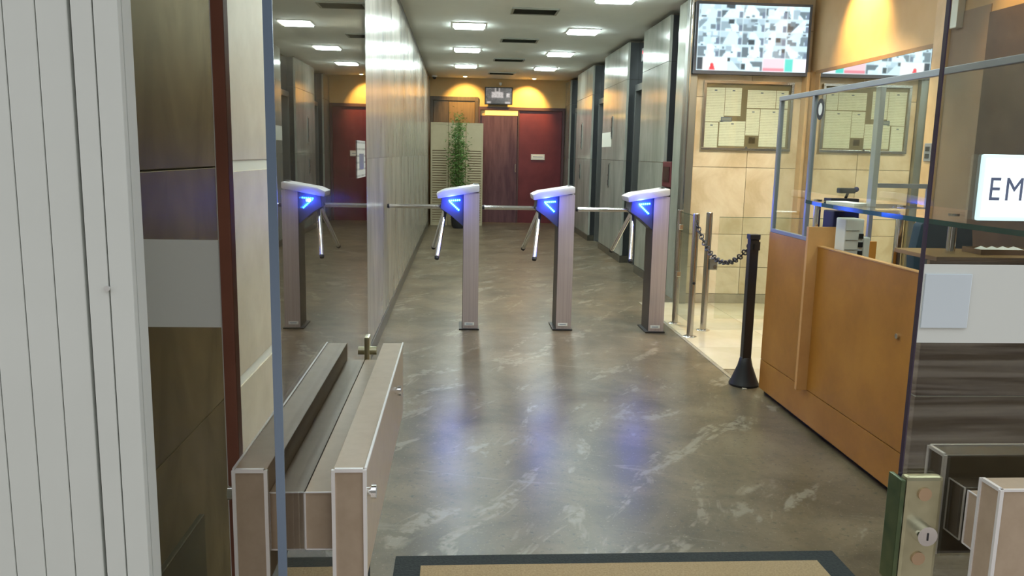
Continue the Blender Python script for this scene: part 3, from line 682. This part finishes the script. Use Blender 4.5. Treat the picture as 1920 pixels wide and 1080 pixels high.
# things on the shelf and desk
o = MB().box(-.05, .05, -.11, .11, 0, .012).build('paper_stack', M['paper'], None, (XD+.005, 3.60, 1.1535), .12); link_props(o, 'stack of white papers on the glass shelf', 'papers')
MB().box(-.04, .04, -.09, .09, .0121, .0126).build('top_sheet', M['print'], o)
t = thing('fingerprint_terminal', 'dark navy terminal box under the far end of the glass shelf', 'device', (XD+.15, 3.975, .75))
MB().box(-.065, .065, -.06, .06, 0, .355).build('body', M['navy'], t, bevel=.006)
MB().box(-.04, .04, -.063, -.06, .22, .33).build('display', M['black'], t)
t = thing('desk_camera', 'small black webcam on a short stand on the glass shelf', 'camera', (XD+.09, 3.86, 1.1535))
MB().box(-.07, .07, -.04, .04, 0, .018).build('foot', M['black'], t, bevel=.003)
MB().tube((.02, 0, .018), (.03, 0, .045), .007, 10).build('stem', M['black'], t)
MB().box(-.02, .06, -.02, .02, .042, .068).build('head', M['black'], t, bevel=.006)
MB().ball((.065, -.01, .062), .013).build('lens', M['navy'], t, smooth=True)
t = thing('intercom_box', 'white plastic intercom box with three black squares behind the desk front', 'device', (XD+.085, 3.72, .75))
MB().box(-.055, .035, -.05, .05, 0, .335).build('body', M['white'], t, bevel=.006)
MB().box(.036, .07, -.05, .05, 0, .25).build('side_body', M['white'], t, bevel=.006)
for k in range(3): MB().box(.012, .034, -.053, -.05, .175+.04*k-.012, .175+.04*k+.012).build('black_square', M['black'], t)
for k in range(3): MB().box(-.052, .012, -.0515, -.05, .19+.045*k, .192+.045*k).build('seam', M['shutter_groove'], t)
# steel tubing frame behind the desk
t = thing('metal_rack', 'grey square tube rack standing behind the far end of the reception desk', 'rack', (2.62, 4.64, 0))
for x in (-.20, .14): MB().box(x-.012, x+.012, -.012, .012, 0, 1.20).build('leg', M['grey_frame'], t, bevel=.002)
MB().box(-.212, .152, -.014, .014, 1.20, 1.226).build('top_bar', M['grey_frame'], t, bevel=.002)
MB().box(-.188, .128, -.01, .01, .60, .62).build('cross_bar', M['grey_frame'], t)
# black panel and blue thing by desk end
o = MB().box(-.006, 0, -.02, .02, -.075, .075).build('blue_sign', M['blue'], None, (XD-.0005, 4.53, .69), bevel=.002)
o.location = (XD+.03, 4.512, .69); o.rotation_euler = (0, 0, PI/2)
link_props(o, 'blue plastic holder fixed to the far end of the reception desk', 'holder')
MB().box(-.009, -.006, -.015, .015, -.06, .04).build('holder_lip', M['blue'], o)
t = thing('desk_tray', 'brown tray with crumpled white slips on the desk ledge behind the glass door', 'tray', (2.13, 3.06, 1.0025))
MB().box(-.11, .11, -.06, .06, 0, .004).box(-.11, .11, -.06, -.056, .004, .02).box(-.11, .11, .056, .06, .004, .02).box(-.11, -.106, -.056, .056, .004, .02).box(.106, .11, -.056, .056, .004, .02).build('tray_body', M['wood_brown'], t)
for k in range(4): MB().add([(-.09+.045*k, -.04, .006), (-.04+.045*k, -.03, .014), (-.045+.045*k, .04, .024), (-.095+.045*k, .03, .010)], [(0, 1, 2), (0, 2, 3)]).build('paper_slip', M['white'], t)
# office chair
t = thing('office_chair', 'slate blue office chair behind the reception desk', 'chair', (2.86, 4.32, 0), .25)
MB().prism([(-.20, .0), (.20, .0), (.22, .2), (.19, .38), (.12, .44), (-.12, .44), (-.19, .38), (-.22, .2)], 'Y', -.03, .03).build('backrest', M['slate'], t, (0, .22, .62), bevel=.012, smooth=True)
MB().box(-.23, .23, -.22, .22, .43, .50).build('seat', M['slate'], t, bevel=.02, smooth=True)
MB().box(-.03, .03, .22, .26, .40, .72).build('back_bracket', M['black'], t)
MB().tube((0, 0, .10), (0, 0, .42), .028, 14).build('gas_lift', M['chrome'], t, smooth=True)
for k in range(5):
    a = 2*PI*k/5+.3; e = Vector((math.cos(a), math.sin(a), 0))
    lg = MB().tube(e*.03+Vector((0, 0, .10)), e*.27+Vector((0, 0, .065)), .02, 10, .014).build('leg', M['black'], t)
    MB().tube(e*.27+Vector((-.012*e.y, .012*e.x, .034)), e*.27+Vector((.012*e.y, -.012*e.x, .034)), .03, 14).build('castor', M['black'], lg)

# ------------------------------------------------------------------ entrance glazing: shared handle builder (local: along +X, glass at y = 0)
def handle(parent, side, L=.78, bx=(.022, .53)):
    """box handle; side = -1 or +1 of the glass; spans x 0..L; z relative to its top"""
    s = side
    def yb(a, b): return (min(s*a, s*b), max(s*a, s*b))
    y0, y1 = yb(.046, .092)
    h = MB().box(0, L, y0, y1, -.17, 0).build('pull_handle', M['tan'], parent, bevel=.0012)
    y2, y3 = yb(.0045, .0455)
    MB().box(.012, L-.01, y2, y3, -.125, -.038).build('spacer_bar', M['tan'], h, bevel=.0012)
    e = .0034
    MB().box(-e*.6, e, y0-e*.5, y0+e, -.17, 0).box(-e*.6, e, y1-e, y1+e*.5, -.17, 0).box(-e*.6, e, y0+e, y1-e, -e, e*.6).build('end_edging', M['edge_silver'], h)
    yo = y0 if s < 0 else y1
    MB().box(e, L, yo-e*.5, yo+e*.5, -e*.6, e*.5).build('long_edging', M['edge_silver'], h)
    MB().box(.010, .0125, y2-.001, y2+.001, -.125, -.038).box(.010, .0125, y3-.001, y3+.001, -.125, -.038).box(.010, .0125, y2, y3, -.039, -.0375).box(.010, .0125, y2, y3, -.126, -.1245).build('spacer_edging', M['edge_silver'], h)
    for x in bx:
        ya, yc = (yo, yo+s*.014)
        b = MB().tube((x, ya, -.042), (x, ya+s*.006, -.042), .0065, 14).tube((x, ya+s*.006, -.042), (x, ya+s*.013, -.042), .0105, 16).build('bolt', M['chrome'], h, smooth=True)
    return h
# open left leaf: local +X runs into the corridor (world +Y)
LX, Y0L = -.2205, .985
door = thing('door_3', None, None, (LX, Y0L, 0), PI/2); door['kind'] = 'structure'; 
MB().box(0, .955, -.004, .004, .012, 2.40).build('glass_leaf', M['glass_leaf'], door)
MB().box(-.0022, 0, -.0055, .0055, .012, 2.40).build('front_edge', M['leaf_edge'], door)
MB().box(.955, .957, -.004, .004, .012, 2.40).build('back_edge', M['leaf_edge_dark'], door)
h1 = None
for s in (-1, 1):
    h = handle(door, s); h.location = (.118, 0, .905)
MB().box(.925, .965, -.010, .010, .83, .912).build('latch', M['brass'], door, bevel=.004)
MB().box(.86, .97, -.02, .02, .002, .06).build('bottom_pivot', M['steel'], door, bevel=.003)
MB().tube((.945, -.010, .875), (.945, -.026, .875), .010, 12).build('latch_knob', M['brass'], door)
# notice taped on leaf
o = MB().box(0, .001, -.075, .075, -.04, .04).build('door_notice', M['print'], None, (LX+.0045, 1.832, 1.333)); 
link_props(o, 'white printed notice taped to the open glass door leaf', 'notice')
MB().box(.001, .0015, -.04, .04, -.022, .012).build('printed_block', M['grey_frame'], o)
# closed right leaf
door = thing('door_4', None, None, (.689, YD, 0)); door['kind'] = 'structure'
MB().box(0, 1.06, -.004, .004, .012, 2.40).build('glass_leaf', M['glass_grey'], door)
MB().box(-.002, 0, -.0045, .0045, .012, 2.40).build('side_edge', M['leaf_edge_dark'], door)
MB().box(.0, 1.06, -.0055, -.0042, 1.083, 1.202).build('frosted_band', M['frost'], door)
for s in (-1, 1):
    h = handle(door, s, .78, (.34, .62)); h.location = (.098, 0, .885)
    if s > 0:      # inner handle lies in shade; that shade is put into its laminate colour
        dm = noisy('shade darkened tan laminate', (.045, .035, .022), (.065, .05, .032), 30, 3, .3)
        h.data.materials[0] = dm; h['label'] = 'inner pull handle with shade painted into its colour'
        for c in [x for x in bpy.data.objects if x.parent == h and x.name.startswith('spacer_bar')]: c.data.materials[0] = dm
MB().box(.002, .074, -.0085, -.0057, 1.106, 1.188).build('lock_plate', mat('pale satin plate', (.70, .78, .84), .3, .25), door, bevel=.001)
lk_ = MB().box(-.004, .056, -.024, -.0045, .70, .877).build('corner_lock', M['brass'], door, bevel=.006)
MB().box(-.012, -.0045, -.024, .014, .70, .872).build('lock_side', M['green_metal'], lk_, bevel=.002)
MB().tube((.026, -.024, .790), (.026, -.044, .790), .0155, 20).build('lock_cylinder', M['chrome'], lk_, smooth=True)
MB().box(.0248, .0272, -.0448, -.044, .784, .796).build('keyhole', M['black'], lk_)
for z in (.850, .745): MB().tube((.026, -.024, z), (.026, -.027, z), .0105, 18).build('screw', M['bronze'], lk_, smooth=True)
# push sign on the right leaf
sg = thing('push_sign', 'glowing white sign lettered EMPURRE on the closed glass door', 'sign', (.757, YD-.0045, 1.268))
MB().box(0, .275, -.006, 0, 0, .096).build('sign_rim', M['sign_rim'], sg, bevel=.003)
MB().box(.006, .269, -.0072, -.006, .006, .090).build('sign_face', M['sign_white'], sg)
tm = text_mesh('EMPURRE', .048, M['letter'], .0002, 1.25)
lt = place(tm, 'lettering', sg, (.012, -.0074, .030)); lt.rotation_euler = (PI/2, 0, 0); lt.scale = (.82, 1, 1)
# left fixed light
win = thing('window_1', None, None, (XL, YD, 0)); win['kind'] = 'structure'
MB().box(-.25, .238, -.004, .004, .012, 2.42).build('pane', M['glass_tint'], win)
MB().box(-.25, .238, -.0055, -.0042, 1.100, 1.224).build('frosted_band', M['frost'], win)
MB().box(.2375, .2395, -.006, .006, .012, 2.42).build('pane_edge', M['pale_frame'], win)
struct(MB().box(-.331, -.314, YD-.012, YD+.012, 0, 2.45).build('trim_9', M['jamb_red'], bevel=.002))
# ------------------------------------------------------------------ white folding shutter in front on the left
t = thing('folding_shutter', 'off-white grooved folding shutter at the left edge of the entrance', 'shutter', (-.352, .90, 0))
MB().box(-.55, 0, .006, .03, 0, 2.3).build('backing', M['white_shutter'], t)
MB().box(-.55, -.001, .0045, .006, 0, 2.3).build('groove_backing', M['shutter_groove'], t)
sl = MB().box(-.0157, .0157, -.004, .0045, 0, 2.3).mesh('slat', M['white_shutter'], .0012)
for k in range(15): place(sl, 'slat', t, (-.0505-.0165-.0325*k, 0, 0))
MB().box(-.047, -.026, -.006, .0045, 0, 2.3).build('post_face', M['white_shutter'], t, bevel=.001)
MB().box(-.0245, 0, -.006, .0045, 0, 2.3).build('post_face', M['white_shutter'], t, bevel=.001)
MB().tube((-.027, -.006, 1.198), (-.027, -.0085, 1.198), .0032, 12).build('screw', M['pale_frame'], t)

# ------------------------------------------------------------------ doormat
t = thing('doormat', 'tan coir doormat with a charcoal border just inside the entrance', 'mat', (.555, 2.05, 0))
MB().box(-.755, .755, -.52, .515, .0, .010).build('border', M['mat_dark'], t, bevel=.003)
MB().box(-.668, .668, -.44, .44, .010, .014).build('coir_field', M['mat_tan'], t)

# ------------------------------------------------------------------ folding screen and bamboo at the corridor end
t = thing('folding_screen', 'beige folding screen with slatted lower half before the far doors', 'screen', (-.04, 15.42, 0))
for (x0, x1) in ((-.49, -.165), (-.155, .16), (.17, .485)):
    fr = MB().box(x0, x0+.03, -.012, .012, 0, 1.91).box(x1-.03, x1, -.012, .012, 0, 1.91).box(x0+.03, x1-.03, -.012, .012, 1.88, 1.91).box(x0+.03, x1-.03, -.012, .012, 1.40, 1.43).box(x0+.03, x1-.03, -.012, .012, 0, .06).build('screen_frame', M['screen_beige'], t)
    MB().box(x0+.03, x1-.03, -.004, .006, 1.43, 1.88).build('solid_panel', M['screen_beige'], fr)
    MB().box(x0+.03, x1-.03, .006, .010, .06, 1.40).build('back_panel', M['screen_slat'], fr)
    sm = MB().box(x0+.031, x1-.031, -.008, .005, 0, .028).mesh('slat', M['screen_beige'])
    for k in range(29): place(sm, 'slat', fr, (0, 0, .068+.046*k))
t = thing('potted_bamboo', 'tall potted bamboo plant in front of the beige folding screen', 'plant', (0, 14.88, 0))
MB().lathe([(.10, 0), (.13, .05), (.15, .33), (.155, .35), (.135, .35), (.13, .32), (.001, .32)]).build('pot', M['pot'], t, smooth=True)
MB().lathe([(.128, .30), (.12, .325), (.001, .328)]).build('soil', M['brown_door'], t)
rp = random.Random(3); tips = []
for k in range(9):
    a = rp.uniform(0, 2*PI); r0 = rp.uniform(.01, .06); r1 = rp.uniform(.02, .13); hh = rp.uniform(1.4, 2.05)
    p = Vector((r0*math.cos(a), r0*math.sin(a), .32)); q = Vector((r1*math.cos(a+.5), r1*math.sin(a+.5), hh)); tips.append((p, q))
    MB().tube(p, q, .008, 7, .004).build('cane', M['cane'], t)
lf = MB()
for k in range(2600):
    p, q = rp.choice(tips); s_ = rp.uniform(.22, 1.04); c = p.lerp(q, s_)
    rad = .15*math.sin(PI*min(1, max(.12, (s_-.12)*1.02)))**.6+.02
    c = c+Vector((rp.gauss(0, rad*.45), rp.gauss(0, rad*.45), rp.gauss(0, .04)))
    dv = Vector((rp.gauss(0, 1), rp.gauss(0, 1), rp.uniform(-1.2, .7))).normalized(); sd = dv.orthogonal().normalized(); L = rp.uniform(.045, .085)
    sd = Matrix.Rotation(rp.uniform(0, 6.28), 3, dv) @ sd
    lf.add([c, c+dv*L*.45+sd*.007, c+dv*L, c+dv*L*.45-sd*.007], [(0, 1, 2, 3)])
fo = lf.build('foliage', M['leaf'], t); fo['kind'] = 'stuff'
